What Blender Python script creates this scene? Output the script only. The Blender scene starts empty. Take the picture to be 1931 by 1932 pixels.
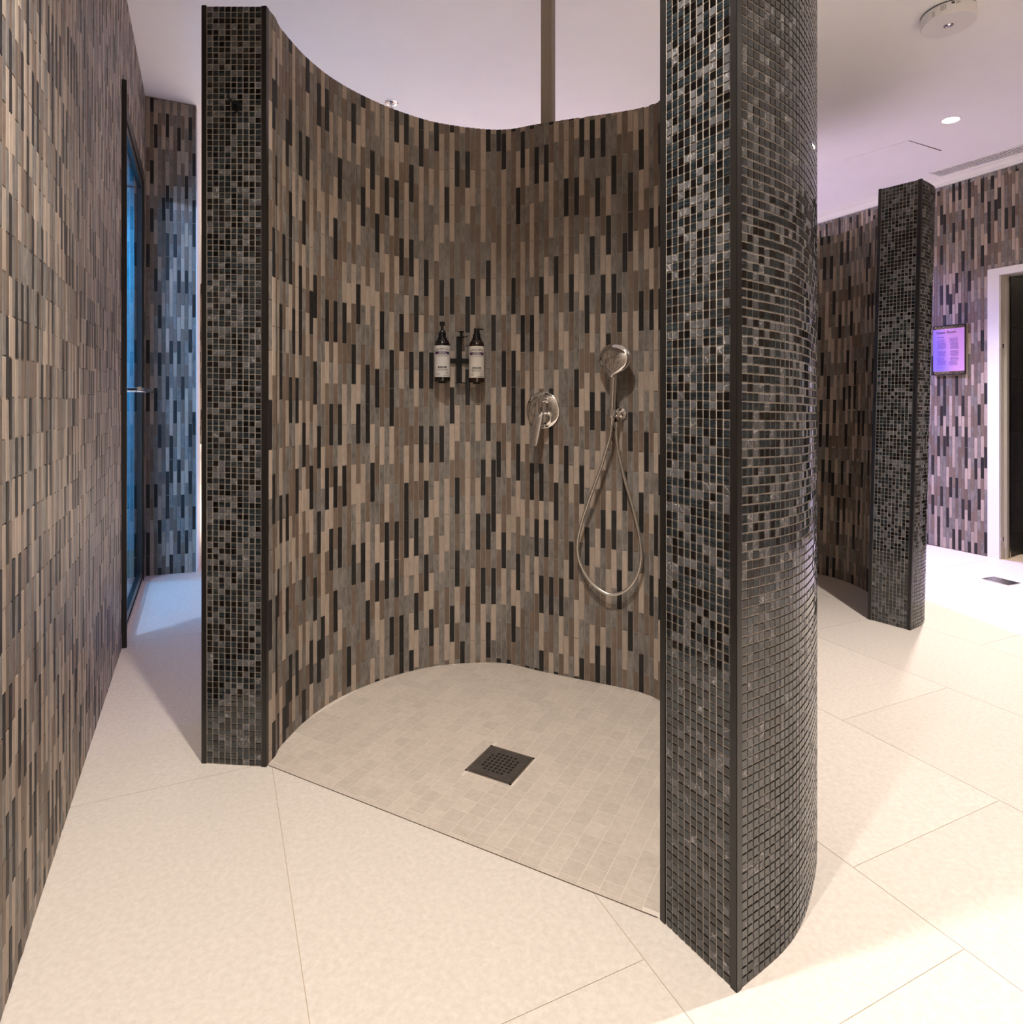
import bpy, math, random
import numpy as np
from mathutils import Vector, Matrix

SC = bpy.context.scene
COL = SC.collection
random.seed(11)
RNG = np.random.default_rng(7)

# ------------------------------------------------------------------ camera
F, YH, CX, HC = 1190.0, 760.0, 965.5, 1.1
cam_d = bpy.data.cameras.new('camera'); cam = bpy.data.objects.new('camera', cam_d); COL.objects.link(cam)
cam.location = (0, 0, HC); cam.rotation_euler = (math.pi/2, 0, 0)
cam_d.sensor_fit = 'HORIZONTAL'; cam_d.sensor_width = 36; cam_d.lens = 36*F/1931
cam_d.shift_y = -(966-YH)/1931; cam_d.clip_start = .02
SC.camera = cam
# ------------------------------------------------------------------ world, exposure
w = bpy.data.worlds.new('world'); SC.world = w; w.use_nodes = True
w.node_tree.nodes['Background'].inputs[0].default_value = (1, .95, .9, 1)
w.node_tree.nodes['Background'].inputs[1].default_value = .02
vs = SC.view_settings; vs.view_transform = 'Standard'; vs.look = 'None'; vs.gamma = 1; vs.use_curve_mapping = False
vs.exposure = -0.27
# ------------------------------------------------------------------ lamps: x, y, energy, cone, colour, label
WARM = (1, .94, .875)
DOWNLIGHTS = [
    (-.13, 1.00, 290, 115, WARM, 'recessed ceiling downlight in front of the shower opening'),
    (1.80, 1.65, 520, 112, WARM, 'recessed ceiling downlight right of the near curved wall end'),
    (2.69, 3.86, 480, 84, WARM, 'lit round recessed downlight in the ceiling left of the ventilation grille'),
    (.10, 5.60, 1500, 75, WARM, 'added unseen fill downlight behind the curved shower wall'),  # unseen lamp added so its floor bounce brightens the ceiling
    (-2.0, 6.60, 1300, 75, WARM, 'recessed ceiling downlight in the corridor behind the tiled pier'),
    (-.33, .38, 215, 110, WARM, 'recessed ceiling downlight behind the camera near the left wall'),
    (1.2, -1.2, 1200, 74, WARM, 'added unseen fill downlight behind the camera near the front wall'),  # added out of view; light off the floor here lifts the ceiling
    (-2.9, 8.3, 900, 120, WARM, 'recessed ceiling downlight at the far end of the corridor'),
    (2.0, 5.60, 1100, 140, (.36, .30, 1.0), 'violet ceiling downlight behind the second shower'),
]

# ------------------------------------------------------------------ geometry helpers
TH = math.radians(24.9)
EA = np.array([-math.sin(TH), math.cos(TH)]); EB = np.array([math.cos(TH), math.sin(TH)])
def ab(a, b): return EA*a+EB*b
def zc(x): return 2.948-.0436*x
def ray(u, v): return np.array([(u-CX)/F, 1.0, (YH-v)/F])
def on_ceiling(u, v, drop=0.0):
    d = ray(u, v); Y = (2.948-drop-HC)/(d[2]+.0436*d[0]); return np.array([d[0]*Y, Y, HC+d[2]*Y])
def on_floor(u, v):
    d = ray(u, v); Y = -HC/d[2]; return np.array([d[0]*Y, Y])
def project(p):
    p = np.asarray(p, float); return np.stack([CX+F*p[..., 0]/np.maximum(p[..., 1], .05), YH-F*(p[..., 2]-HC)/np.maximum(p[..., 1], .05)], -1)

def link(name, me, mats=None, parent=None, loc=None):
    o = bpy.data.objects.new(name, me); COL.objects.link(o)
    if mats is not None and me is not None and len(me.materials) == 0:
        for m in (mats if isinstance(mats, (list, tuple)) else [mats]): me.materials.append(m)
    if parent is not None: o.parent = parent
    if loc is not None: o.location = loc
    return o
def tag(o, label=None, cat=None, group=None, kind=None):
    for k, v in (('label', label), ('category', cat), ('group', group), ('kind', kind)):
        if v: o[k] = v
    return o
def empty(name, loc=(0, 0, 0), label=None, cat=None, group=None, kind=None):
    o = bpy.data.objects.new(name, None); COL.objects.link(o); o.location = loc; o.empty_display_size = .05
    return tag(o, label, cat, group, kind)

class MB:
    """collects shapes in world space, built relative to a parent origin"""
    def __init__(s): s.v = []; s.f = []; s.sm = []
    def add(s, v, f, smooth=False):
        n = len(s.v); s.v += [tuple(map(float, p)) for p in v]; s.f += [tuple(i+n for i in q) for q in f]; s.sm += [smooth]*len(f); return s
    def box(s, c, sx, sy, sz, X=(1, 0, 0), Y=(0, 1, 0), Z=(0, 0, 1)):
        c, X, Y, Z = (np.array(q, float) for q in (c, X, Y, Z))
        v = [c+X*sx*i/2+Y*sy*j/2+Z*sz*k/2 for i in (-1, 1) for j in (-1, 1) for k in (-1, 1)]
        return s.add(v, [(0, 1, 3, 2), (4, 6, 7, 5), (0, 4, 5, 1), (2, 3, 7, 6), (0, 2, 6, 4), (1, 5, 7, 3)])
    def prism(s, poly, z0, z1):
        n = len(poly); z0 = z0 if hasattr(z0, '__len__') else [z0]*n; z1 = z1 if hasattr(z1, '__len__') else [z1]*n
        v = [(p[0], p[1], z0[i]) for i, p in enumerate(poly)]+[(p[0], p[1], z1[i]) for i, p in enumerate(poly)]
        return s.add(v, [tuple(range(n-1, -1, -1)), tuple(range(n, 2*n))]+[(i, (i+1) % n, n+(i+1) % n, n+i) for i in range(n)])
    def lathe(s, prof, c, axis=(0, 0, 1), n=32, smooth=True):
        """prof: list of (r, t) along axis from c"""
        c = np.array(c, float); a = np.array(axis, float); a /= np.linalg.norm(a)
        e1 = np.cross(a, (1, 0, 0) if abs(a[0]) < .8 else (0, 1, 0)); e1 /= np.linalg.norm(e1); e2 = np.cross(a, e1)
        v = []; f = []
        for r, t in prof:
            for k in range(n):
                th = 2*math.pi*k/n; v.append(c+a*t+(e1*math.cos(th)+e2*math.sin(th))*r)
        for i in range(len(prof)-1):
            for k in range(n):
                f.append((i*n+k, i*n+(k+1) % n, (i+1)*n+(k+1) % n, (i+1)*n+k))
        f.append(tuple(range(n-1, -1, -1))); f.append(tuple((len(prof)-1)*n+k for k in range(n)))
        return s.add(v, f, smooth)
    def tube(s, pts, rad, n=12, smooth=True):
        pts = np.array(pts, float); m = len(pts); rad = rad if hasattr(rad, '__len__') else [rad]*m
        t = np.gradient(pts, axis=0); t /= np.linalg.norm(t, axis=1)[:, None]
        e = np.cross(t[0], (0, 0, 1)); e = e if np.linalg.norm(e) > 1e-3 else np.cross(t[0], (1, 0, 0)); e /= np.linalg.norm(e)
        v = []; f = []
        for i in range(m):
            e = e-t[i]*np.dot(e, t[i]); e /= np.linalg.norm(e); g = np.cross(t[i], e)
            for k in range(n):
                th = 2*math.pi*k/n; v.append(pts[i]+(e*math.cos(th)+g*math.sin(th))*rad[i])
        for i in range(m-1):
            for k in range(n): f.append((i*n+k, i*n+(k+1) % n, (i+1)*n+(k+1) % n, (i+1)*n+k))
        f.append(tuple(range(n-1, -1, -1))); f.append(tuple((m-1)*n+k for k in range(n)))
        return s.add(v, f, smooth)
    def loft(s, rings, smooth=True):
        n = len(rings[0]); v = [p for r in rings for p in r]; f = []
        for i in range(len(rings)-1):
            for k in range(n): f.append((i*n+k, i*n+(k+1) % n, (i+1)*n+(k+1) % n, (i+1)*n+k))
        f.append(tuple(range(n-1, -1, -1))); f.append(tuple((len(rings)-1)*n+k for k in range(n)))
        return s.add(v, f, smooth)
    def build(s, name, mat, parent=None, own=None):
        """own: world origin of the object itself when it has no parent"""
        org = np.zeros(3)
        p = parent
        while p is not None: org = org+np.array(p.location); p = p.parent
        if own is not None: org = org+np.array(own, float)
        me = bpy.data.meshes.new(name)
        me.from_pydata([tuple(np.array(q)-org) for q in s.v], [], s.f); me.update()
        me.polygons.foreach_set('use_smooth', s.sm)
        o = link(name, me, mat, parent)
        if own is not None: o.location = own
        import bmesh
        bm = bmesh.new(); bm.from_mesh(me); bmesh.ops.recalc_face_normals(bm, faces=bm.faces[:]); bm.to_mesh(me); bm.free()
        if any(s.sm):
            try: me.set_sharp_from_angle(angle=math.radians(40))
            except Exception: pass
        return o

# ------------------------------------------------------------------ materials
def mat(name, col=(.5, .5, .5), rough=.5, metal=0.0, spec=.5, **kw):
    m = bpy.data.materials.new(name); m.use_nodes = True
    b = m.node_tree.nodes['Principled BSDF']
    b.inputs['Base Color'].default_value = (*col, 1); b.inputs['Roughness'].default_value = rough; b.inputs['Metallic'].default_value = metal
    b.inputs['Specular IOR Level'].default_value = spec
    for k, v in kw.items(): b.inputs[k].default_value = v
    return m
def nodes(m): return m.node_tree.nodes, m.node_tree.links, m.node_tree.nodes['Principled BSDF']
def noisy(name, c0, c1, rough=.6, scale=40, detail=6, bump=.0, dist=.002, stretch=(1, 1, 1), attr=None, spec=.5, c2=None, rot=(0, 0, 0), per_tile=.0, metal=0.0):
    """noise in world space (offset per tile by the rnd attribute), colour c0..c1, tile to tile shade per_tile"""
    m = mat(name, c0, rough, metal=metal, spec=spec); N, L, b = nodes(m)
    geo = N.new('ShaderNodeNewGeometry'); mp = N.new('ShaderNodeMapping'); mp.inputs['Scale'].default_value = stretch; mp.inputs['Rotation'].default_value = rot
    at = N.new('ShaderNodeAttribute'); at.attribute_name = 'rnd'
    sc = N.new('ShaderNodeVectorMath'); sc.operation = 'MULTIPLY_ADD'
    L.new(at.outputs['Fac'], sc.inputs[0]); sc.inputs[1].default_value = (17, 29, 13); L.new(geo.outputs['Position'], sc.inputs[2])
    L.new(sc.outputs[0], mp.inputs['Vector'])
    nz = N.new('ShaderNodeTexNoise'); nz.inputs['Scale'].default_value = scale; nz.inputs['Detail'].default_value = detail; nz.inputs['Roughness'].default_value = .65
    L.new(mp.outputs['Vector'], nz.inputs['Vector'])
    rp = N.new('ShaderNodeValToRGB'); e = rp.color_ramp.elements
    e[0].position = .3; e[0].color = (*c0, 1); e[1].position = .7; e[1].color = (*c1, 1)
    if c2: k = e.new(.82); k.color = (*c2, 1)
    L.new(nz.outputs['Fac'], rp.inputs['Fac'])
    out = rp.outputs['Color']
    if per_tile:
        mr = N.new('ShaderNodeMapRange'); mr.inputs['To Min'].default_value = 1-per_tile; mr.inputs['To Max'].default_value = 1+per_tile
        L.new(at.outputs['Fac'], mr.inputs['Value'])
        mx = N.new('ShaderNodeVectorMath'); mx.operation = 'SCALE'; L.new(out, mx.inputs[0]); L.new(mr.outputs['Result'], mx.inputs['Scale']); out = mx.outputs[0]
    L.new(out, b.inputs['Base Color'])
    if bump:
        bp = N.new('ShaderNodeBump'); bp.inputs['Strength'].default_value = bump; bp.inputs['Distance'].default_value = dist
        L.new(nz.outputs['Fac'], bp.inputs['Height']); L.new(bp.outputs['Normal'], b.inputs['Normal'])
    return m

ST = (1, 1, .45); RT = (0, .5, .3)
M = {}
M['s_beige'] = noisy('strip_beige', (.345, .272, .215), (.445, .355, .285), .55, 60, 6, .25, .002, ST, rot=RT, per_tile=.10)
M['s_grey'] = noisy('strip_grey', (.110, .094, .081), (.265, .234, .207), .5, 55, 8, .35, .002, ST, rot=RT, per_tile=.14)
M['s_brown'] = noisy('strip_brown', (.125, .088, .064), (.195, .142, .106), .5, 60, 8, .3, .002, ST, rot=RT, per_tile=.14)
M['s_black'] = noisy('strip_black', (.010, .0085, .008), (.026, .0225, .021), .55, 70, 6, .3, .002, ST, rot=RT, per_tile=.2, spec=.35)
STRIP = [M['s_beige'], M['s_grey'], M['s_brown'], M['s_black']]
STRIP_P = [.26, .30, .24, .20]
M['m_black'] = mat('mosaic_black_glass', (.003, .0025, .0025), .06, spec=.85)
# striped smoky glass
m = mat('mosaic_smoke_glass', (.03, .036, .04), .07, spec=.85); N, L, b = nodes(m)
geo = N.new('ShaderNodeNewGeometry'); wv = N.new('ShaderNodeTexNoise'); mp = N.new('ShaderNodeMapping'); mp.inputs['Scale'].default_value = (20, 20, 420)
L.new(geo.outputs['Position'], mp.inputs['Vector']); L.new(mp.outputs['Vector'], wv.inputs['Vector']); wv.inputs['Scale'].default_value = 1
rp = N.new('ShaderNodeValToRGB'); rp.color_ramp.elements[0].position = .42; rp.color_ramp.elements[0].color = (.005, .008, .0095, 1); rp.color_ramp.elements[1].position = .62; rp.color_ramp.elements[1].color = (.026, .034, .039, 1)
L.new(wv.outputs['Fac'], rp.inputs['Fac']); L.new(rp.outputs['Color'], b.inputs['Base Color'])
M['m_smoke'] = m
# grey marble with thin white veins
m = noisy('mosaic_grey_marble', (.058, .056, .059), (.098, .094, .096), .38, 90, 5, .1, .001, per_tile=.25); N, L, b = nodes(m)
geo = N.new('ShaderNodeNewGeometry'); vz = N.new('ShaderNodeTexNoise'); vz.inputs['Scale'].default_value = 26; vz.inputs['Detail'].default_value = 2
at = [n for n in N if n.type == 'ATTRIBUTE'][0]; sc = [n for n in N if n.type == 'VECT_MATH' and n.operation == 'MULTIPLY_ADD'][0]
L.new(sc.outputs[0], vz.inputs['Vector'])
vr = N.new('ShaderNodeValToRGB'); e = vr.color_ramp.elements; e[0].position = .488; e[0].color = (0, 0, 0, 1); e[1].position = .5; e[1].color = (.6, .6, .6, 1); k = e.new(.512); k.color = (0, 0, 0, 1)
mxn = N.new('ShaderNodeMix'); mxn.data_type = 'RGBA'; src = b.inputs['Base Color'].links[0].from_socket
L.new(vz.outputs['Fac'], vr.inputs['Fac']); L.new(vr.outputs['Color'], mxn.inputs['Factor']); L.new(src, mxn.inputs['A']); mxn.inputs['B'].default_value = (.5, .47, .44, 1); L.new(mxn.outputs['Result'], b.inputs['Base Color'])
M['m_stone'] = m
MOSAIC = [M['m_black'], M['m_smoke'], M['m_stone']]
MOSAIC_P = [.31, .44, .25]
M['grout'] = noisy('grout', (.31, .265, .225), (.38, .33, .28), .85, 120, 4, .1)
M['floor'] = noisy('floor_stone', (.565, .495, .430), (.675, .60, .53), .55, 75, 10, .12, .001, spec=.35, per_tile=.03)
M['floor_grout'] = noisy('floor_grout', (.44, .345, .255), (.5, .395, .295), .8, 80)
M['shower_tile'] = noisy('shower_floor_stone', (.47, .395, .33), (.565, .485, .415), .5, 60, 8, .12, .001, spec=.35, per_tile=.06)
M['shower_grout'] = noisy('shower_floor_grout', (.60, .52, .44), (.68, .595, .51), .8, 80)
M['ceiling'] = noisy('ceiling_paint', (.87, .845, .815), (.90, .875, .845), .9, 3, 3, spec=.1)
M['white'] = mat('white_paint', (.82, .80, .78), .45)
M['trim_black'] = mat('black_anodised_trim', (.012, .010, .009), .32, spec=.5)
M['chrome'] = mat('chrome', (.86, .84, .82), .05, metal=1)
M['steel'] = noisy('brushed_steel', (.56, .53, .49), (.66, .62, .57), .24, 300, 3, metal=1)
M['hose'] = noisy('hose_steel', (.70, .66, .60), (.80, .76, .70), .34, 300, 3, metal=1)
M['drain'] = noisy('drain_steel', (.10, .085, .075), (.15, .125, .11), .42, 60, 5, metal=.6)
M['dark'] = mat('hole_shade', (.004, .004, .004), .8)
M['black'] = mat('matte_black_metal', (.004, .004, .004), .5, spec=.25)
M['pump'] = mat('black_pump_plastic', (.008, .008, .009), .22)
M['amber'] = mat('amber_bottle', (.022, .009, .005), .1, spec=.6)
M['bottle_black'] = mat('dark_bottle', (.008, .006, .006), .1, spec=.6)
M['label'] = mat('label_paper', (.60, .57, .54), .5)
M['label_b'] = mat('label_cream', (.64, .58, .51), .5)
M['purple'] = mat('label_purple', (.055, .018, .085), .5)
M['ink'] = mat('label_ink', (.02, .018, .018), .6)
M['post'] = noisy('post_timber', (.27, .22, .175), (.33, .27, .22), .6, 20, 6, .05, .002, (1, 1, .1))
M['plaster'] = mat('white_plastic', (.80, .765, .73), .4)
M['dark_stone'] = noisy('dark_stone_tile', (.022, .021, .020), (.06, .056, .052), .42, 24, 8, .2, .002, per_tile=.15, c2=(.10, .095, .09))
M['jamb'] = mat('aluminium_jamb', (.55, .50, .43), .35, metal=.3)
M['glass'] = mat('door_glass', (.72, .86, .96), .0, spec=.5, **{'Transmission Weight': 1.0, 'IOR': 1.5})
_m = bpy.data.materials.new('door_glass_thin'); _m.use_nodes = True; _n = _m.node_tree.nodes; _l = _m.node_tree.links; _n.remove(_n['Principled BSDF'])
_t = _n.new('ShaderNodeBsdfTransparent'); _t.inputs[0].default_value = (.84, .92, 1.0, 1); _g = _n.new('ShaderNodeBsdfGlossy'); _g.inputs['Roughness'].default_value = .01; _g.inputs[0].default_value = (.9, .95, 1, 1)
_w = _n.new('ShaderNodeLayerWeight'); _w.inputs[0].default_value = .5; _p = _n.new('ShaderNodeMath'); _p.operation = 'POWER'; _p.inputs[1].default_value = 5; _l.new(_w.outputs['Facing'], _p.inputs[0]); _f = _n.new('ShaderNodeMath'); _f.operation = 'MULTIPLY_ADD'; _f.inputs[1].default_value = .96; _f.inputs[2].default_value = .04; _l.new(_p.outputs[0], _f.inputs[0]); _x = _n.new('ShaderNodeMixShader'); _l.new(_f.outputs[0], _x.inputs[0]); _l.new(_t.outputs[0], _x.inputs[1]); _l.new(_g.outputs[0], _x.inputs[2]); _l.new(_x.outputs[0], _n['Material Output'].inputs[0])
M['glass'] = _m
M['navy'] = mat('cabin_blue_wall', (.28, .80, .95), .6)
M['pale_panel'] = mat('pale_panel', (.55, .72, .80), .6)
M['emit'] = mat('lamp_lens', (1, 1, 1), .3); nodes(M['emit'])[2].inputs['Emission Color'].default_value = (1, .95, .88, 1); nodes(M['emit'])[2].inputs['Emission Strength'].default_value = 14
M['emit_v'] = mat('lamp_lens_violet', (1, 1, 1), .3); nodes(M['emit_v'])[2].inputs['Emission Color'].default_value = (.4, .33, 1, 1); nodes(M['emit_v'])[2].inputs['Emission Strength'].default_value = 6
# face of the steam room sign: gradient from violet to pink (object space)
m = mat('sign_gradient', (.5, .3, .6), .35); N, L, b = nodes(m)
tc = N.new('ShaderNodeTexCoord'); sp = N.new('ShaderNodeSeparateXYZ'); L.new(tc.outputs['Generated'], sp.inputs[0])
ad = N.new('ShaderNodeMath'); ad.operation = 'MULTIPLY_ADD'; ad.inputs[1].default_value = .35; L.new(sp.outputs['Z'], ad.inputs[0]); L.new(sp.outputs['X'], ad.inputs[2])
rp = N.new('ShaderNodeValToRGB'); e = rp.color_ramp.elements; e[0].position = .28; e[0].color = (.26, .20, .78, 1); e[1].position = .75; e[1].color = (.62, .33, .56, 1)
L.new(ad.outputs[0], rp.inputs['Fac']); L.new(rp.outputs['Color'], b.inputs['Base Color'])
M['sign'] = m
M['sign_ink'] = mat('sign_ink', (.03, .02, .06), .5)
M['sign_small'] = mat('sign_small_print', (.20, .12, .33), .5)

# ------------------------------------------------------------------ tiles
_cache = {}
CORN = np.array([(-1, -1), (1, -1), (1, 1), (-1, 1)], float)
def tile_local(w, h, d, bev):
    c = CORN*np.array([w/2, h/2]); ci = CORN*np.array([w/2-bev, h/2-bev])
    v = [(p[0], -d, p[1]) for p in c]+[(p[0], -bev, p[1]) for p in c]+[(p[0], 0, p[1]) for p in ci]
    return np.array(v)          # x right, y outward (front at 0), z up
TF = np.array([(8, 9, 10, 11)]+[(4+i, 4+(i+1) % 4, 8+(i+1) % 4, 8+i) for i in range(4)]+[(i, (i+1) % 4, 4+(i+1) % 4, 4+i) for i in range(4)])
def tile_mesh(fam, mats, w, h, d, bev, kind, rnd):
    key = (fam, round(w*2000), round(h*500), kind, round(rnd*5))
    if key not in _cache:
        me = bpy.data.meshes.new(fam); v = tile_local(round(w*2000)/2000, round(h*500)/500, d, bev)
        me.from_pydata(v.tolist(), [], TF.tolist()); me.materials.append(mats[kind])
        a = me.attributes.new('rnd', 'FLOAT', 'POINT'); a.data.foreach_set('value', [round(rnd*5)/5]*len(v)); me.update(); _cache[key] = me
    return _cache[key]
class Tiles:
    def __init__(s): s.c = []; s.t = []; s.n = []; s.w = []; s.h = []; s.k = []; s.r = []
    def add(s, c, t, n, w, h, k, r):
        s.c.append(c); s.t.append(t); s.n.append(n); s.w.append(w); s.h.append(h); s.k.append(k); s.r.append(r)
    def emit(s, name, mats, parent, depth, bev, up=(0, 0, 1), jit=0.0, keep=300, umin=-50, umax=1981, hidden=None):
        c = np.array(s.c); t = np.array(s.t); n = np.array(s.n); w_ = np.array(s.w); h_ = np.array(s.h); k_ = np.array(s.k); r_ = np.array(s.r)
        m = len(c); up = np.array(up, float)
        T = np.c_[t, np.zeros(m)]; Nn = np.c_[n, np.zeros(m)]
        if jit:
            Nn[:, :2] += T[:, :2]*RNG.normal(0, jit, m)[:, None]; Nn[:, 2] += RNG.normal(0, jit, m); Nn /= np.linalg.norm(Nn, axis=1)[:, None]
            T = np.cross(Nn, -up); T /= np.linalg.norm(T, axis=1)[:, None]
        U = np.cross(T, Nn) if jit else np.repeat(up[None], m, 0)
        U = np.where(U[:, 2:3] < 0, -U, U)
        # size in the picture
        q = [c+T*(w_/2*i)[:, None]+U*(h_/2*j)[:, None] for i, j in CORN]
        pq = [project(p) for p in q]
        area = .5*np.abs((pq[2]-pq[0])[:, 0]*(pq[3]-pq[1])[:, 1]-(pq[2]-pq[0])[:, 1]*(pq[3]-pq[1])[:, 0])
        pc = project(c); face = np.einsum('ij,ij->i', Nn, np.array([0, 0, HC])-c) > 0
        vis = face & (c[:, 1] > .2) & (pc[:, 0] > max(0, umin)) & (pc[:, 0] < min(1931, umax)) & (pc[:, 1] > 0) & (pc[:, 1] < 1932)
        score = np.where(vis, area, -1)
        if hidden is not None: score = np.where(hidden(pc), -1, score)
        order = np.argsort(-score)
        single = order[:keep]; rest = order[keep:]
        org = np.array(parent.location)
        for i in single:
            o = bpy.data.objects.new(name, tile_mesh(name, mats, w_[i], h_[i], depth, bev, int(k_[i]), r_[i])); COL.objects.link(o)
            o.parent = parent
            R = Matrix(((T[i, 0], Nn[i, 0], U[i, 0]), (T[i, 1], Nn[i, 1], U[i, 1]), (T[i, 2], Nn[i, 2], U[i, 2]))).to_4x4()
            o.matrix_local = Matrix.Translation(Vector(c[i]-org)) @ R
        if len(rest):
            base = tile_local(1, 1, depth, 0)[None].repeat(len(rest), 0)
            inner = np.array([0]*8+[1]*4)
            sx = base[:, :, 0]*(w_[rest][:, None])-np.sign(base[:, :, 0])*inner*bev
            sz = base[:, :, 2]*(h_[rest][:, None])-np.sign(base[:, :, 2])*inner*bev
            sy = np.array([-depth]*4+[-bev]*4+[0]*4)[None].repeat(len(rest), 0)
            V = (c[rest]-org)[:, None]+T[rest][:, None]*sx[..., None]+Nn[rest][:, None]*sy[..., None]+U[rest][:, None]*sz[..., None]
            V = V.reshape(-1, 3); Fc = (TF[None]+12*np.arange(len(rest))[:, None, None]).reshape(-1, 4)
            me = bpy.data.meshes.new(name+'_field')
            me.from_pydata(V.tolist(), [], Fc.tolist())
            for mm in mats: me.materials.append(mm)
            me.polygons.foreach_set('material_index', np.repeat(k_[rest], 9).astype(np.int32))
            a = me.attributes.new('rnd', 'FLOAT', 'POINT'); a.data.foreach_set('value', np.repeat(r_[rest], 12).astype(np.float32)); me.update()
            o = link(name+'_field', me, None, parent); o['kind'] = 'stuff'
def catmull(pts, per=14):
    P = np.array(pts, float); P = np.vstack([2*P[0]-P[1], P, 2*P[-1]-P[-2]]); out = []
    for i in range(1, len(P)-2):
        for k in range(per):
            t = k/per; a, b, c, d = P[i-1:i+3]
            out.append(.5*((2*b)+(-a+c)*t+(2*a-5*b+4*c-d)*t*t+(-a+3*b-3*c+d)*t**3))
    out.append(P[-2]); return np.array(out)
class Path:
    def __init__(s, pts):
        s.p = np.array(pts, float); s.s = np.r_[0, np.cumsum(np.linalg.norm(np.diff(s.p, axis=0), axis=1))]; s.L = s.s[-1]
    def at(s, d): return np.array([np.interp(d, s.s, s.p[:, 0]), np.interp(d, s.s, s.p[:, 1])])
    def frame(s, d, w=.01):
        p = s.at(d); a, b = s.at(max(0, d-w)), s.at(min(s.L, d+w)); t = (b-a)/np.linalg.norm(b-a)
        return p, t, np.array([t[1], -t[0]])
    def offset(s, off, n):
        return np.array([s.frame(d)[0]-s.frame(d)[2]*off for d in np.linspace(off, s.L-off, n)])
    def hit(s, u):
        """distance along the path where the sight line through column u meets it"""
        r = (u-CX)/F; d = np.linspace(0, s.L, 800); q = np.array([s.at(k) for k in d]); return d[np.argmin(np.abs(q[:, 0]/q[:, 1]-r)+(q[:, 1] < .3)*9)]
def strips(path, z0, ztop, pw=.0218, ph=.153, gap=.0022, s0=0, s1=None, lean=0.0, skip=None, back=0.0):
    T = Tiles(); s1 = path.L if s1 is None else s1; n = max(1, int(round((s1-s0)/pw))); pw = (s1-s0)/n; prev = None
    ph0 = random.random()*ph; left = []
    for i in range(n):
        d = s0+(i+.5)*pw; p, t, nn = path.frame(d, pw/2); zt = ztop(p)
        if i % 14 == 0: ph0 += random.uniform(-.02, .02)
        ph_ = (ph0+(ph/2 if i % 2 else 0)+random.uniform(-.0015, .0015)) % ph
        z = z0+ph_-ph; cur = []; below = None
        while z < zt-.004:
            a, b = max(z, z0), min(z+ph, zt)
            if b-a > .006 and not (skip and skip(d, (a+b)/2)):
                wts = list(STRIP_P)
                for la, lb, lk in left:
                    if la < b-.01 and lb > a+.01: wts[lk] *= (.35, .55, .5, .10)[lk]
                if below is not None: wts[below] *= (.6, .6, .6, .35)[below]
                k = random.choices(range(4), wts)[0]; below = k; cur.append((a, b, k))
                cz = (a+b)/2
                T.add((p[0]+lean*cz-nn[0]*back, p[1]-nn[1]*back, cz), t, nn, pw-gap, b-a-gap, k, random.random())
            z += ph
        left = cur
    return T
def mosaics(path, z0, ztop, p0=.0178, gap=.0027, cols=None, lean=0.0, s0=0, s1=None, T=None):
    T = T or Tiles(); s1 = path.L if s1 is None else s1; r = int(round((ztop(path.at(s0))-z0)/p0))
    n = cols or int(round((s1-s0)/p0)); pw = (s1-s0)/n
    for i in range(n):
        d = s0+(i+.5)*pw; p, t, nn = path.frame(d, pw/2); zt = ztop(p)-.002; ph = (zt-z0)/r
        for j in range(r):
            cz = z0+(j+.5)*ph
            T.add((p[0]+lean*cz, p[1], cz), t, nn, pw-gap+random.uniform(-.0006, .0004), ph-gap+random.uniform(-.0006, .0004), random.choices(range(3), MOSAIC_P)[0], random.random())
    return T
def core(path_in, path_out, ztop, lean, parent, n=150, off=.0022):
    a = path_in.offset(off, n); b = path_out.offset(off, n)[::-1]
    v = []; f = []
    for i in range(n):
        for q in (a[i], b[i]):
            z = ztop(q)-.003; v += [(q[0], q[1], 0), (q[0]+lean*z, q[1], z)]
    for i in range(n-1):
        k = 4*i
        f += [(k, k+4, k+5, k+1), (k+2, k+3, k+7, k+6), (k+1, k+5, k+7, k+3), (k, k+2, k+6, k+4)]
    f += [(0, 1, 3, 2), (4*n-4, 4*n-2, 4*n-1, 4*n-3)]
    return MB().add(v, f).build('wall_core', M['grout'], parent)

# ================================================================== SETTING
LW0, LW1 = np.array([-.937, 1.179]), np.array([-2.325, 4.003]); LD = (LW1-LW0)/np.linalg.norm(LW1-LW0)
LN = np.array([LD[1], -LD[0]])                      # into the room
AMIN, AMAX, BMAX = -2.2, 10.25, 4.995
def lw(s): return LW0+LD*s
# ---- floor
fl = MB().prism([ab(AMIN-.2, -1.0), ab(AMIN-.2, 5.3), ab(AMAX+.2, 5.3), ab(AMAX+.2, -1.0)], -.08, -.0010).build('floor', M['floor_grout']); tag(fl, 'pale beige stone floor of large rectangular tiles', 'floor', kind='structure')
edges = [-.456, .146, .763, 1.363, 1.96, 2.554, 3.138, 3.735, 4.33, 4.99]
phase = [.86, 1.02, .768, 1.014, .3, .95, .5, 1.1, .2]
for i in range(9):
    a = phase[i]-1.2*4
    while a < AMAX:
        a0, a1 = max(a, AMIN), min(a+1.2, AMAX)
        if i == 0 and abs(a-2.06) < .01: a1 = 3.365
        if i == 0 and abs(a-3.26) < .01: a0 = 3.365
        if a1-a0 > .02:
            g = .0009
            b0 = edges[i]+g; b1 = edges[i+1]-g
            me_ = MB().prism([ab(a0+g, b0), ab(a0+g, b1), ab(a1-g, b1), ab(a1-g, b0)], -.0010, 0)
            o = me_.build('floor_tile', M['floor'], fl); r = random.random()
            at = o.data.attributes.new('rnd', 'FLOAT', 'POINT'); at.data.foreach_set('value', [r]*len(o.data.vertices))
        a += 1.2
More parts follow.
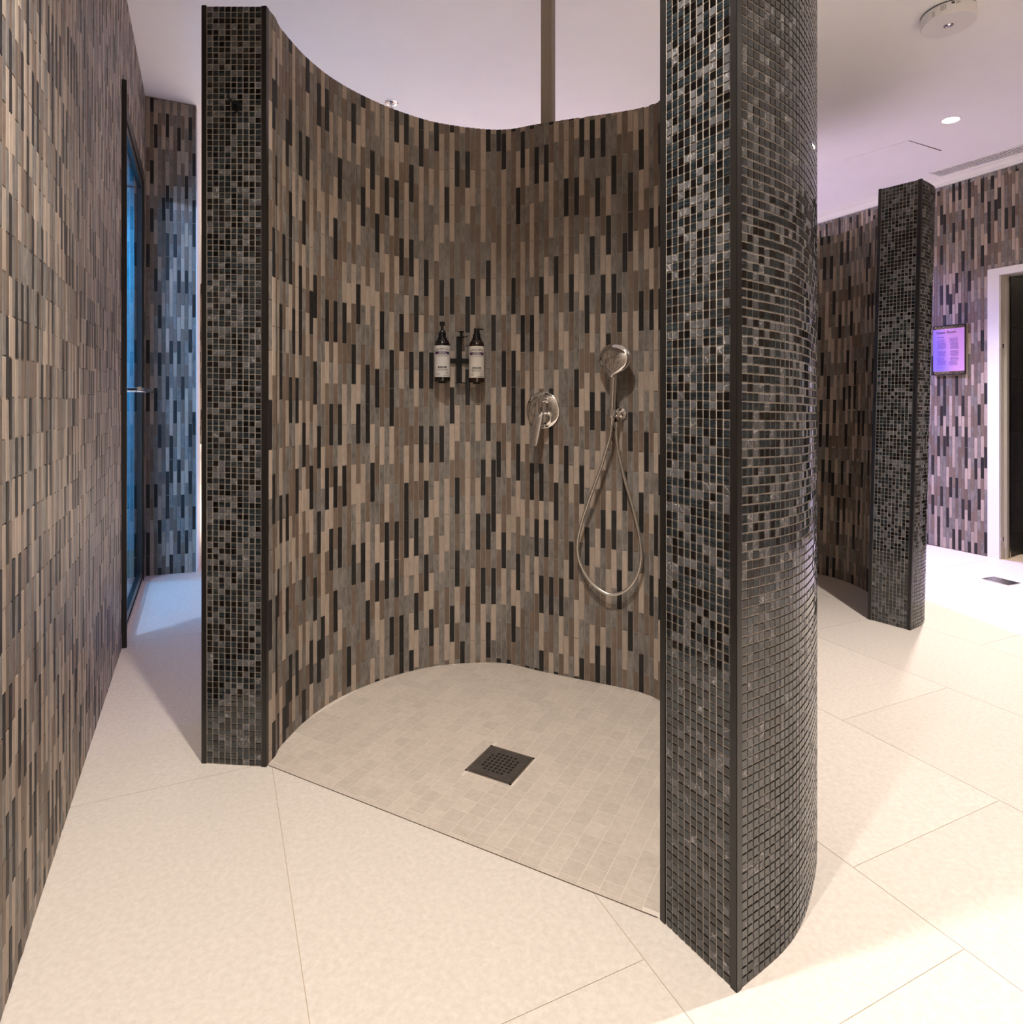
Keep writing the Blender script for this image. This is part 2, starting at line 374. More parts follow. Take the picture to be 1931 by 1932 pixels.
# ---- ceiling
cp = [ab(AMIN-.2, -1.2), ab(AMIN-.2, 5.25), ab(AMAX+.2, 5.25), ab(AMAX+.2, -1.2)]
ce = MB().prism(cp, [zc(p[0]) for p in cp], [zc(p[0])+.15 for p in cp]).build('ceiling', M['ceiling']); tag(ce, 'smooth off-white ceiling', 'ceiling', kind='structure')
# ---- left wall with door opening (s along the wall from the picture edge)
DS0, DS1, DZ = 1.845, 3.085, 2.53
def slab(mb, p, q, z0, z1, n, th=.14):
    """vertical slab with front face through p-q, thickness away from n"""
    p, q, n = np.array(p), np.array(q), np.array(n)
    poly = [p, q, q-n*th, p-n*th]
    z1 = z1 if hasattr(z1, '__len__') else [z1]*4
    return mb.prism(poly, z0, z1)
OFF = .0022
wl = MB()
for s0, s1, z0, z1 in ((-3.4, DS0, 0, None), (DS1, 9.8, 0, None), (DS0, DS1, DZ, None)):
    p, q = lw(s0)-LN*OFF, lw(s1)-LN*OFF
    slab(wl, p, q, z0, [zc(p[0])+.03, zc(q[0])+.03, zc(q[0])+.03, zc(p[0])+.03], LN, .052)
WL = wl.build('wall_left', M['grout'], own=(*LW0, 0)); tag(WL, 'long left wall of vertical stone strip tiles', 'wall', kind='structure')
pth = Path([lw(-1.1), lw(4.6)])
T = strips(pth, 0, lambda p: zc(p[0])-.002, skip=lambda d, z: DS0-.01 < d-1.1 < DS1+.01 and z < DZ+.01)
T.emit('strip_tile', STRIP, WL, .006, .0006, jit=.004, umax=222)
# ---- tiled pier closing the left recess
PA, PB = np.array([-2.321, 4.003]), np.array([-2.055, 4.105]); PD = (PB-PA)/np.linalg.norm(PB-PA); PN = np.array([PD[1], -PD[0]])
PA2 = PA-PD*.03
wb = MB(); slab(wb, PA2-PN*OFF, PB-PN*OFF, 0, [zc(q[0])+.03 for q in (PA, PB, PB, PA)], PN, .16)
WP = wb.build('wall_pier', M['grout'], own=(*PA, 0)); tag(WP, 'short tiled wall pier at the end of the left wall', 'wall', kind='structure')
T = strips(Path([PA, PB]), 0, lambda p: zc(p[0])-.004); T.emit('strip_tile', STRIP, WP, .006, .0006, jit=.004)
slab(MB(), PB+PD*.004-PN*.0, PB+PD*.004+PD*.0001-PN*.0, 0, 2.9, PN)
MB().box((*(PB+PD*.004-PN*.08), 1.5), .008, .165, 3.0, (*PD, 0), (*PN, 0)).build('plaster_edge', M['white'], WP)
# ---- right wall with door opening
RW = np.array([3.282, 4.795]); RD = -EA; RN = -EB         # RD runs towards the camera
RTOP = lambda p: 2.742-.035*(p[0]-3.24)/.4*.1
def rw(s): return RW+RD*s
RS0, RS1, RZ = .388, 1.25, 2.0                       # clear opening
FW = .075                                           # frame face width
wr = MB()
for s0, s1, z0 in ((-5.6, RS0-.02, 0), (RS1+.02, 7.3, 0), (RS0-.02, RS1+.02, RZ+.02)):
    p, q = rw(s0)-RN*OFF, rw(s1)-RN*OFF
    slab(wr, p, q, z0, [zc(p[0])+.03, zc(q[0])+.03, zc(q[0])+.03, zc(p[0])+.03], RN)
WR = wr.build('wall_right', M['grout'], own=(*RW, 0)); tag(WR, 'right wall of vertical stone strip tiles in violet light', 'wall', kind='structure')
pth = Path([rw(-2.2), rw(2.2)])
T = strips(pth, 0, lambda p: 2.742, skip=lambda d, z: RS0-FW < d-2.2 < RS1+FW and z < RZ+.045)
T.emit('strip_tile', STRIP, WR, .006, .0006, jit=.004, umin=1530, hidden=lambda pc: ((pc[:, 0] < 1660) & (pc[:, 1] > 440)) | ((pc[:, 0] > 1640) & (pc[:, 0] < 1752)))
# white cove above the tiles
cv = MB()
for s0, s1 in ((-5.6, 7.3),):
    p, q = rw(s0), rw(s1); prof = [(0.0, 2.746), (.02, 2.746), (.024, 2.765), (.034, 2.785), (.05, 2.80)]
    r0 = [(*(p+RN*o), z if i < 4 else zc(p[0])+.01) for i, (o, z) in enumerate(prof)]+[(*p, zc(p[0])+.01)]
    r1 = [(*(q+RN*o), z if i < 4 else zc(q[0])+.01) for i, (o, z) in enumerate(prof)]+[(*q, zc(q[0])+.01)]
    cv.loft([r0, r1], False)
tag(cv.build('trim_1', M['ceiling'], own=(*rw(0), 2.746)), 'white cove moulding along the top of the right wall', 'moulding', kind='structure')
# ---- far end wall and wall behind the camera
p, q = ab(AMAX, -.75), ab(AMAX, 5.2)
WB = slab(MB(), p, q, 0, [zc(k[0])+.03 for k in (p, q, q, p)], -EA).build('wall_back', M['ceiling'], own=(*ab(AMAX, 0), 0)); tag(WB, 'far end wall of the corridor with strip tiles below white plaster', 'wall', kind='structure')
T = strips(Path([ab(AMAX-.0065, -.5), ab(AMAX-.0065, 1.5)]), 0, lambda p: 2.84); T.emit('strip_tile', STRIP, WB, .006, .0006, umin=366, umax=384, keep=40)
p, q = ab(AMIN, 5.2), ab(AMIN, -.9)
WF = slab(MB(), p, q, 0, [zc(k[0])+.03 for k in (p, q, q, p)], EA).build('wall_front', M['ceiling'], own=(*ab(AMIN, 2), 0)); tag(WF, 'plain white plaster wall behind the camera', 'wall', kind='structure')
# bench far away in the gap
b0 = ab(AMAX-.62, -.2)
bn = empty('bench', (*b0, 0), 'white built-in bench against the far end wall', 'bench')
MB().box((*(b0+EA*.15+EB*.3), .22), 1.1, .55, .44, (*EB, 0), (*EA, 0)).build('bench_base', M['white'], bn)
MB().box((*(b0+EA*.14+EB*.3), .475), 1.14, .60, .07, (*EB, 0), (*EA, 0)).build('bench_seat', M['plaster'], bn)

# ================================================================== SHOWER PARTITIONS
inner1 = [(-.742, 1.905), (-.735, 1.96), (-.737, 2.026), (-.708, 2.19), (-.64, 2.35), (-.512, 2.503), (-.357, 2.614), (-.227, 2.655), (-.093, 2.668), (-.003, 2.650),
          (.103, 2.590), (.254, 2.513), (.412, 2.438), (.50, 2.384), (.552, 2.318), (.62, 2.18), (.65, 1.97), (.63, 1.78), (.58, 1.62), (.50, 1.505), (.40, 1.405), (.317, 1.342)]
outer1 = [(.42, 1.176), (.545, 1.2635), (.622, 1.341), (.7007, 1.4564), (.753, 1.5546), (.803, 1.70), (.832, 1.88), (.832, 2.05), (.79, 2.27), (.70, 2.45), (.55, 2.58),
          (.30, 2.71), (.10, 2.81), (-.1, 2.858), (-.3, 2.84), (-.5, 2.76), (-.69, 2.62), (-.83, 2.43), (-.92, 2.20), (-.948, 2.03), (-.9456, 1.925)]
ztop1 = lambda p: 2.252-.065*p[0]
P_in, P_out = Path(catmull(inner1)), Path(catmull(outer1))
part1 = empty('shower_partition', (-.05, 2.1, 0), 'near curved shower wall with brown strip tiles inside and dark mosaic ends', 'partition wall', 'curved shower walls')
core(P_in, P_out, ztop1, 0, part1)
def corner_trim(c, ta, na, tb, nb, zt, parent, lean=0.0, wd=.014):
    """thin black L profile standing on the outside of a corner; ta/tb point away from the corner along both faces"""
    mb = MB(); c = np.array(c)
    for t, n in ((ta, na), (tb, nb)):
        poly = [c+n*.0012, c+t*wd+n*.0012, c+t*wd-n*.006, c-n*.006]
        v = [(*k, 0) for k in poly]+[(k[0]+lean*zt, k[1], zt) for k in poly]
        mb.add(v, [(3, 2, 1, 0), (4, 5, 6, 7)]+[(i, (i+1) % 4, 4+(i+1) % 4, 4+i) for i in range(4)])
    return mb.build('edge_trim', M['trim_black'], parent)
def ends(part, Pi, Po, zt, lean, trims):
    """mosaic end faces and outside, strip tiles inside"""
    pass
def U2(v): v = np.array(v, float); return v/np.linalg.norm(v)
def partition_skin(part, Pi, Po, zt, lean, left_cols, right_cols, in_kw, hid_strip, hid_mos, out_len):
    oL, iL, iR, oR = Po.p[-1], Pi.p[0], Pi.p[-1], Po.p[0]
    T = Tiles()
    for a, b, cols in ((oL, iL, left_cols), (iR, oR, right_cols)):
        if not cols: continue
        d = U2(b-a); n = np.array([d[1], -d[0]])
        pa, pb = a+d*.0155, b-d*.0155
        mosaics(Path([pa, pb]), 0.001, zt, cols=cols, lean=lean, T=T)
        di, do = (Pi.frame(0), Po.frame(Po.L)) if cols == left_cols and a is oL else (Pi.frame(Pi.L), Po.frame(0))
        if a is oL:
            corner_trim(a, d, n, -Po.frame(Po.L)[1], Po.frame(Po.L)[2], zt(a)-.001, part, lean)
            corner_trim(b, -d, n, Pi.frame(0)[1], Pi.frame(0)[2], zt(b)-.001, part, lean)
        else:
            corner_trim(a, d, n, -Pi.frame(Pi.L)[1], Pi.frame(Pi.L)[2], zt(a)-.001, part, lean)
            corner_trim(b, -d, n, Po.frame(0)[1], Po.frame(0)[2], zt(b)-.001, part, lean)
    mosaics(Po, 0.001, zt, lean=lean, s0=.0155, s1=min(out_len, Po.L-.0155), T=T)
    up = (lean, 0, 1)
    T.emit('mosaic_tile', MOSAIC, part, .005, .0009, up=up, jit=.010, hidden=hid_mos)
    T = strips(Pi, 0.001, zt, s0=.016, s1=Pi.L-.016, lean=lean, **in_kw)
    T.emit('strip_tile', STRIP, part, .006, .0006, up=up, jit=.004, hidden=hid_strip)
partition_skin(part1, P_in, P_out, ztop1, 0, 9, 10, {}, lambda pc: pc[:, 0] > 1238, lambda pc: (pc[:, 0] > 505) & (pc[:, 0] < 1240), 99)
# ---- second shower further right (leans very slightly)
inner2 = [(1.02, 3.55), (.98, 3.75), (1.0, 3.95), (1.1, 4.17), (1.3, 4.32), (1.55, 4.335), (1.78, 4.23), (1.947, 4.078), (2.033, 3.95), (2.066, 3.80), (2.066, 3.65), (2.03, 3.47), (1.95, 3.32), (1.813, 3.208)]
outer2 = [(1.926, 3.047), (1.985, 3.085), (2.06, 3.15), (2.127, 3.25), (2.2, 3.40), (2.25, 3.6), (2.255, 3.82), (2.2, 4.05), (2.09, 4.22), (1.9, 4.39), (1.6, 4.51), (1.3, 4.51), (1.0, 4.36), (.84, 4.12), (.79, 3.85), (.83, 3.51)]
ztop2 = lambda p: 2.185-.03*(p[0]-1.9)-.02*max(0, p[1]-3.4)
LEAN = .0255
Q_in, Q_out = Path(catmull(inner2)), Path(catmull(outer2))
part2 = empty('shower_partition', (1.6, 3.8, 0), 'second curved shower wall further back in front of the steam room sign', 'partition wall', 'curved shower walls')
core(Q_in, Q_out, ztop2, LEAN, part2)
partition_skin(part2, Q_in, Q_out, ztop2, LEAN, 0, 10, {}, lambda pc: (pc[:, 0] < 1534) | (pc[:, 0] > 1652), lambda pc: pc[:, 0] < 1636, 2.6)

# ---- timber post standing on the near curved wall
pp = np.array([.0585*2.70/2.70, 2.72]); pu = (1034.5-CX)/F; pp = np.array([pu*2.70, 2.70])
po = empty('support_post', (*pp, 2.24), 'slim brown timber post rising from the curved shower wall to the ceiling', 'post')
MB().box((*pp, (2.244+zc(pp[0]))/2), .048, .048, zc(pp[0])-2.244, (.92, -.39, 0), (.39, .92, 0)).build('post_shaft', M['post'], po)
MB().box((*pp, 2.2485), .0515, .0515, .006, (.92, -.39, 0), (.39, .92, 0)).build('base_plate', M['post'], po)

# ================================================================== SHOWER FLOOR
e0, e1 = np.array([-.742, 1.916]), np.array([.317, 1.345]); ED = U2(e1-e0); EN = np.array([-ED[1], ED[0]])     # into the shower
poly = [e0]+[P_in.at(d) for d in np.linspace(.01, P_in.L-.01, 60)]+[e1]
base = [p+(0 if i in (0, len(poly)-1) else 1)*U2(p-np.array([-.02, 2.0]))*.02 for i, p in enumerate(poly)]
sf = MB().prism(base, .0002, .0012).build('shower_floor', M['shower_grout'], own=(-.05, 2.0, 0)); tag(sf, 'shower floor of small square beige stone tiles', 'floor', kind='structure')
def inside(p, poly):
    c = False; j = len(poly)-1
    for i in range(len(poly)):
        a, b = poly[i], poly[j]
        if (a[1] > p[1]) != (b[1] > p[1]) and p[0] < (b[0]-a[0])*(p[1]-a[1])/(b[1]-a[1])+a[0]: c = not c
        j = i
    return c
def clip(poly, p0, n):
    out = []
    for i in range(len(poly)):
        a, b = poly[i], poly[(i+1) % len(poly)]; da, db = np.dot(a-p0, n), np.dot(b-p0, n)
        if da >= 0: out.append(a)
        if (da >= 0) != (db >= 0): out.append(a+(b-a)*da/(da-db))
    return out
DR = np.array([-.034, 1.916])                       # drain centre
dcen = np.array([np.dot(DR-e0, ED), np.dot(DR-e0, EN)])
cells = []
PT = .0505
for i in range(-2, 32):
    off = random.choice([0, .5, .25, .5, 0])*PT
    for j in range(-2, 26):
        s = (i+.5)*PT; tt = (j+.5)*PT+off-.03
        ctr = e0+ED*s+EN*tt
        if tt < -.03 or not (inside(ctr, base) or any(inside(ctr+ED*x*PT*.5+EN*y*PT*.5, base) for x in (-1, 1) for y in (-1, 1))): continue
        q = [ctr+ED*x*(PT/2-.0009)+EN*y*(PT/2-.0009) for x, y in CORN]
        q = clip(q, e0+EN*.0135, EN) if True else q
        # keep within the hidden foot of the wall
        if len(q) < 3: continue
        if any(not inside(k, base) for k in q):
            cc = [k for k in q]
            q = [k if inside(k, base) else np.array(ctr)+(k-ctr)*max([f_ for f_ in np.linspace(0, 1, 21) if inside(ctr+(k-ctr)*f_, base)] or [0]) for k in cc]
        # cut away the drain
        loc = np.array([[np.dot(k-e0, ED), np.dot(k-e0, EN)] for k in q])
        lo, hi = loc.min(0), loc.max(0)
        if lo[0] > dcen[0]-.078 and hi[0] < dcen[0]+.078 and lo[1] > dcen[1]-.078 and hi[1] < dcen[1]+.078: continue
        ov = lo[0] < dcen[0]+.0765 and hi[0] > dcen[0]-.0765 and lo[1] < dcen[1]+.0765 and hi[1] > dcen[1]-.0765
        if ov:
            best = None
            for ax, sg in ((ED, 1), (ED, -1), (EN, 1), (EN, -1)):
                c_ = clip(q, DR+ax*sg*.0765, ax*sg)
                if len(c_) >= 3:
                    A = abs(sum(c_[k][0]*c_[(k+1) % len(c_)][1]-c_[(k+1) % len(c_)][0]*c_[k][1] for k in range(len(c_))))/2
                    if best is None or A > best[0]: best = (A, c_)
            if best is None or best[0] < 1e-5: continue
            q = best[1]
        A = abs(sum(q[k][0]*q[(k+1) % len(q)][1]-q[(k+1) % len(q)][0]*q[k][1] for k in range(len(q))))/2
        if A < 2e-5: continue
        c3 = np.mean(q, axis=0); px = project((c3[0], c3[1], 0))
        cells.append((A/c3[1]**3 if 480 < px[0] < 1244 else 0, q))
cells.sort(key=lambda t: -t[0])
def poly_prism_list(lst, name, parent, kind=None):
    mb = MB(); rr = []
    for q in lst:
        z = .0016; mb.prism(q, .0012, z); rr += [random.random()]*(2*len(q))
    o = mb.build(name, M['shower_tile'], parent)
    at = o.data.attributes.new('rnd', 'FLOAT', 'POINT'); at.data.foreach_set('value', rr[:len(o.data.vertices)])
    if kind: o['kind'] = kind
for sc_, q in cells[:300]: poly_prism_list([q], 'shower_floor_tile', sf)
if cells[300:]: poly_prism_list([q for s_, q in cells[300:]], 'shower_floor_tile_field', sf, 'stuff')
for k in range(24):
    a0_, a1_ = .002+k*.0505*1.0, .002+(k+1)*.0505-.0016
    if e0[0]+ED[0]*a1_ > e1[0]: break
    poly_prism_list([[e0+ED*a0_+EN*.0022, e0+ED*a1_+EN*.0022, e0+ED*a1_+EN*.0122, e0+ED*a0_+EN*.0122]], 'border_tile', sf)
LE = np.linalg.norm(e1-e0)
MB().box((*(e0+ED*LE/2-EN*.0006), .0008), LE-.01, .0022, .0010, (*ED, 0), (*EN, 0)).build('edge_joint', mat('brown_silicone', (.12, .085, .06), .7), sf)
# ---- square drain
dr = empty('floor_drain', (*DR, .0012), 'square dark steel drain with punched holes in the shower floor', 'drain')
X3, Y3 = np.array([*ED, 0]), np.array([*EN, 0]); D3 = np.array([*DR, 0])
mb = MB()
for sx, sy, lx, ly in ((-1, 0, .006, .157), (1, 0, .006, .157), (0, -1, .157, .006), (0, 1, .157, .006)):
    mb.box(D3+X3*sx*.0755+Y3*sy*.0755+np.array([0, 0, .0021]), lx, ly, .0018, X3, Y3)
mb.build('drain_frame', M['steel'], dr)
mb = MB(); xs = [-.0715]; pit = .0146; hs = .0043
for k in range(-3, 4): xs += [k*pit-hs, k*pit+hs]
xs += [.0715]
zt_ = .0034; idx = {}
for i, x in enumerate(xs):
    for j, y in enumerate(xs): idx[i, j] = len(mb.v); mb.v.append(tuple(D3+X3*x+Y3*y+np.array([0, 0, zt_])))
for i in range(len(xs)-1):
    for j in range(len(xs)-1):
        hole = i % 2 == 1 and j % 2 == 1
        ci, cj = (i-1)//2-3, (j-1)//2-3
        if hole and (abs(ci) == 3 and abs(cj) == 3): hole = False
        if not hole: mb.f.append((idx[i, j], idx[i+1, j], idx[i+1, j+1], idx[i, j+1])); mb.sm.append(False)
gr = mb.build('drain_grate', M['drain'], dr)
mb = MB()
for i in range(7):
    for j in range(7):
        if abs(i-3) == 3 and abs(j-3) == 3: continue
        c = D3+X3*(i-3)*pit+Y3*(j-3)*pit
        for sx, sy, lx, ly in ((-1, 0, .0009, .0104), (1, 0, .0009, .0104), (0, -1, .0104, .0009), (0, 1, .0104, .0009)):
            mb.box(c+X3*sx*.0047+Y3*sy*.0047+np.array([0, 0, .0037]), lx, ly, .0007, X3, Y3)
o = mb.build('hole_rims', M['steel'], gr)
MB().box(D3+np.array([0, 0, .0018]), .142, .142, .0008, X3, Y3).build('drain_shade', M['dark'], dr)  # thin black sheet, its colour stands for the shade down the drain

# ================================================================== FITTINGS INSIDE THE SHOWER
def wall_frame(u, v=760):
    d = P_in.hit(u); p, t, n = P_in.frame(d, .03); z = HC+(YH-v)*p[1]/F
    return np.array([p[0], p[1], z]), np.array([*t, 0]), np.array([*n, 0]), np.array([0, 0, 1.])
def at_depth(u, v, off):
    """point a distance off in front of the shower wall on the sight line u, v"""
    P, t, n, z = wall_frame(u); r = ray(u, v); k = P[1]-off*abs(1/np.dot(n[:2], -r[:2]/np.linalg.norm(r[:2]))) / math.hypot(r[0], 1)
    return np.array([r[0]*k, k, HC+r[2]*k])
# ---- bottle rack
P, t, n, Z = wall_frame(867, 680)
rk = empty('bottle_rack', (*P[:2], 1.19), 'matte black wall bracket holding two pump bottles', 'bottle holder')
def pz(v, Y): return HC+(YH-v)*Y/F
Yr = P[1]-.012
zb, zt_ = pz(723.5, Yr), pz(635, Yr)
cpt = np.array([P[0]-.001, P[1], 0])
MB().box(cpt+n*.008+Z*(zb+zt_)/2, .022, .012, zt_-zb, t, n, Z).build('back_plate', M['black'], rk)
za = pz(681, Yr)
MB().box(cpt+n*.010+Z*za-t*.004, .152, .008, .020, t, n, Z).build('cross_arm', M['black'], rk)
MB().box(cpt+n*.022+t*.006+Z*(zb+.002), .042, .04, .004, t, n, Z).build('bottom_lip', M['black'], rk)
mb = MB(); mb.box(cpt+n*.030+t*.008+Z*(zt_-.003), .018, .05, .006, t, n, Z); mb.tube([cpt+n*.035+t*.010+Z*(zt_-.006), cpt+n*.037+t*.034+Z*(zt_-.001)], .0022, 8)
mb.build('clamp_lever', M['black'], rk)
mb = MB(); mb.lathe([(.0045, 0), (.0045, .014), (.005, .014), (.012, .018), (.0125, .0195), (0.001, .020)], cpt+n*.030+t*.007+Z*zt_, n=16); mb.build('clamp_knob', M['black'], rk)
def bottle(u, vbot, vtop, body_mat, label_mat, lbl, yaw_nozzle, tall):
    Pw, tw, nw, _ = wall_frame(u)
    c2 = at_depth(u, 700, .048); Y = c2[1]; c = np.array([c2[0], c2[1], 0]); z0 = pz(vbot, Y); S = Y/F
    b = empty('pump_bottle', (c[0], c[1], z0), lbl, 'bottle', 'toiletry pump bottles on the shower wall')
    R = 14.6*S; H = 67*S
    prof = [(R*.80, 0), (R*.95, .0015), (R, .005), (R, H), (R*.985, H+.006), (R*.9, H+.016), (R*.74, H+.026), (R*.55, H+.032), (R*.42, H+.035)]
    bb = MB().lathe(prof, c+Z*z0, n=40).build('bottle_body', body_mat, b)
    lz0, lz1 = z0+8.8*S, z0+8.8*S+59*S
    # label wrapped round the front half, built as a thin curved sheet
    to_cam = U2(-c[:2]); fr = np.array([*to_cam, 0]); rt = np.array([-to_cam[1], to_cam[0], 0])*1.0
    def P_(ang, z, r): return c+(fr*math.cos(ang)+rt*math.sin(ang))*r+Z*z
    def sheet(a0, a1, z0_, z1_, r, mtl, nm, par, k=20):
        mbs = MB(); 
        ro = [[P_(a0+(a1-a0)*i/k, zz, rr) for i in range(k+1)] for zz, rr in ((z0_, r), (z1_, r), (z1_, r-.0004), (z0_, r-.0004))]
        v = [p for q in ro for p in q]; f = []; m_ = k+1
        for a_ in range(4):
            for i in range(k): f.append((a_*m_+i, a_*m_+i+1, ((a_+1) % 4)*m_+i+1, ((a_+1) % 4)*m_+i))
        f += [(0, m_, 2*m_, 3*m_), (k, 3*m_+k, 2*m_+k, m_+k)]
        return mbs.add(v, f, False).build(nm, mtl, par)
    lab = sheet(-1.75, 1.75, lz0, lz1, R+.0006, label_mat, 'label', b)
    h = lz1-lz0
    def zf(f_): return lz1-h*f_
    sheet(-1.02, 1.02, zf(.285), zf(.195), R+.0010, M['purple'], 'purple_band', lab, 14)
    sheet(-.56, .56, zf(.715), zf(.665), R+.0010, M['ink'], 'name_pill', lab, 8)
    # fine print: short strokes, not legible in the photograph either
    mbk = MB()
    def strokes(a0, a1, f0, hh, dens=.085, arc=0.0, off=0):
        a_ = a0
        while a_ < a1:
            wd = random.uniform(.35, .75)*dens; f_ = f0+arc*((a_-(a0+a1)/2)/((a1-a0)/2))**2
            zz = zf(f_); mbk.add([P_(a_, zz, R+.0014+off), P_(a_+wd, zz, R+.0014+off), P_(a_+wd, zz-h*hh, R+.0014+off), P_(a_, zz-h*hh, R+.0014+off)], [(0, 1, 2, 3)]); a_ += dens
    strokes(-.92, .92, .085, .034, .155, .055); strokes(-.5, .5, .142, .014); strokes(-.75, .75, .325, .016); strokes(-.72, .72, .745, .024, .1); strokes(-.6, .6, .79, .012)
    strokes(-.8, -.42, .885, .012); strokes(-.8, -.3, .92, .012); strokes(.45, .75, .845, .016); strokes(.42, .78, .895, .02); strokes(.15, .95, .95, .022, .07)
    mbk.build('fine_print', M['ink'], lab)['kind'] = 'stuff'
    mbk = MB(); strokes(-.42, .42, .205, .03, .12); strokes(-.56, .56, .243, .03, .12); mbk.build('band_print', label_mat, lab)['kind'] = 'stuff'
    mbk = MB(); strokes(-.38, .38, .678, .024, .11); mbk.build('pill_print', label_mat, lab)['kind'] = 'stuff'
    # pump
    zc_ = z0+H+.035
    if tall: pf = [(R*.62, -.004), (R*.66, 0), (R*.50, .002), (R*.48, .020), (R*.36, .024), (R*.34, .030), (R*.18, .031), (R*.17, .056)]
    else: pf = [(R*.62, -.004), (R*.66, 0), (R*.50, .002), (R*.48, .018), (R*.38, .020), (R*.36, .034)]
    pm = MB().lathe(pf, c+Z*zc_, n=28).build('pump_collar', M['pump'], b)
    top = zc_+pf[-1][1]
    mb = MB().lathe([(R*.30, -.006), (R*.34, .0), (R*.36, .006), (R*.3, .009), (.001, .0095)], c+Z*top, n=24)
    mb.build('pump_head', M['pump'], b)
    d = np.array([*(to_cam*math.cos(yaw_nozzle)+np.array([-to_cam[1], to_cam[0]])*math.sin(yaw_nozzle)), 0])
    MB().tube([c+Z*(top+.004), c+d*.012+Z*(top+.006), c+d*.024+Z*(top+.005), c+d*.028+Z*(top+.001)], [.0045, .0042, .0034, .0026], 12).build('nozzle', M['pump'], b)
    MB().lathe([(R*.45, -.005), (R*.5, -.004), (R*.5, 0), (R*.3, .0005)], c+Z*z0, n=24).build('clip_ring', M['black'], b)
bottle(834.8, 720.5, 603, M['bottle_black'], M['label'], 'dark pump bottle with pale grey label, left on the rack, taller pump', .15, True)
bottle(899.8, 722, 618, M['amber'], M['label_b'], 'amber pump bottle with cream label, right on the rack, lower pump', 1.35, False)

# ---- mixer valve
P, t, n, Z = wall_frame(1026.5, 774)
mx = empty('shower_mixer', tuple(P), 'round chrome shower mixer plate with lever and diverter knob', 'shower mixer')
MB().lathe([(.0745, .0), (.0755, .003), (.0750, .007), (.072, .0095), (.04, .0115), (.001, .012)], P, n, 64).build('cover_plate', M['chrome'], mx)
kn = P+Z*.042+t*.014
MB().lathe([(.014, .008), (.0145, .014), (.0095, .016), (.0085, .030), (.0115, .033), (.0120, .052), (.0112, .056), (.001, .057)], kn, n, 28).build('diverter_knob', M['chrome'], mx)
cb = P-Z*.032+t*.012
MB().lathe([(.031, .010), (.031, .018), (.0265, .020), (.0265, .032), (.0285, .034), (.0285, .050), (.0260, .062), (.012, .066), (.001, .0665)], cb, n, 48).build('cartridge', M['chrome'], mx)
rings = []
for k in range(12):
    f_ = k/11; c = cb+n*(.060+.022*f_)+Z*(.024-.132*f_)-t*(.004+.012*f_); wd = .0255-.0115*f_; th_ = .011-.006*f_
    if k == 0: wd *= .8; th_ *= .6
    if k == 11: wd *= .8; th_ *= .7
    rings.append([c+t*wd*math.cos(a)+n*th_*math.sin(a) for a in np.linspace(0, 2*math.pi, 20, endpoint=False)])
MB().loft(rings).build('lever', M['chrome'], mx)

# ---- hand shower: bracket, handset, hose
P, t, n, Z = wall_frame(1172.5, 781)
hs_ = empty('hand_shower', tuple(P), 'chrome hand shower hanging in a wall bracket with looping metal hose', 'hand shower')
br = MB().lathe([(.0245, 0), (.025, .004), (.0235, .007), (.0135, .009), (.012, .030), (.0135, .032), (.0135, .046), (.001, .047)], P, n, 32).build('wall_bracket', M['chrome'], hs_)
A = at_depth(1156, 780, .052); 
MB().lathe([(.0165, -.021), (.0172, -.018), (.0172, .018), (.0155, .021)], A, (n+Z*.05), 28).build('clip', M['chrome'], br)
g0 = at_depth(1155, 800, .052); g1 = at_depth(1156.5, 780, .052); g2 = at_depth(1158, 745, .058); g3 = at_depth(1158.5, 698, .068); hc_ = at_depth(1156.3, 676, .074)
# handle flowing into a round head whose polished back faces the room
ax = U2(g3-g0); side = t
rings = []
prof = [(.0, .0075, .0075), (.1, .0100, .0100), (.2, .0108, .0108), (.62, .0120, .0118), (.9, .0130, .0120), (1.0, .0135, .0120)]
for f_, a_, b_ in prof:
    c = g0+(g3-g0)*f_; rings.append([c+side*a_*math.cos(q)+n*b_*math.sin(q) for q in np.linspace(0, 2*math.pi, 24, endpoint=False)])
MB().loft(rings).build('handle', M['chrome'], hs_)
rings = []; nrm = U2(n*1.0+Z*.10-t*.25); upv = U2(Z-nrm*np.dot(Z, nrm)); sd = np.cross(upv, nrm)
prof2 = [(-.072, .0115, .010), (-.066, .0125, .011), (-.060, .0175, .012), (-.053, .027, .0135), (-.044, .0395, .0155), (-.032, .0510, .0172), (-.017, .0590, .0185), (0, .0625, .019), (.017, .0595, .0185), (.032, .0520, .017), (.044, .0410, .0145), (.053, .027, .011), (.0575, .012, .006)]
for yy, a_, b_ in prof2:
    c = hc_+upv*yy-nrm*(.012 if yy > -.04 else .012*(1-(-.04-yy)/.04))
    rings.append([c+sd*a_*1.17*math.cos(q)+nrm*b_*(1.25 if math.sin(q) > 0 else .75)*math.sin(q) for q in np.linspace(0, 2*math.pi, 40, endpoint=False)])
hd = MB().loft(rings).build('shower_head', M['chrome'], hs_)
MB().lathe([(.052, 0), (.0545, .004), (.053, .008), (.05, .010), (.001, .0102)], hc_-nrm*.020, -nrm, 40).build('spray_face', M['black'], hd)
px_ = [(1155, 797), (1152, 823), (1143, 853), (1134, 883), (1112, 944), (1096, 993), (1090, 1031), (1096, 1064), (1115, 1097), (1139, 1117), (1159, 1122), (1181, 1114), (1200, 1092), (1210, 1059), (1208, 1018), (1197, 966), (1181, 911), (1169, 861), (1163.5, 823), (1164, 806)]
offs = np.interp(np.arange(len(px_)), [0, 5, 10, 15, 19], [.052, .040, .034, .028, .024])
hp = np.array([at_depth(u, v, o_) for (u, v), o_ in zip(px_, offs)])
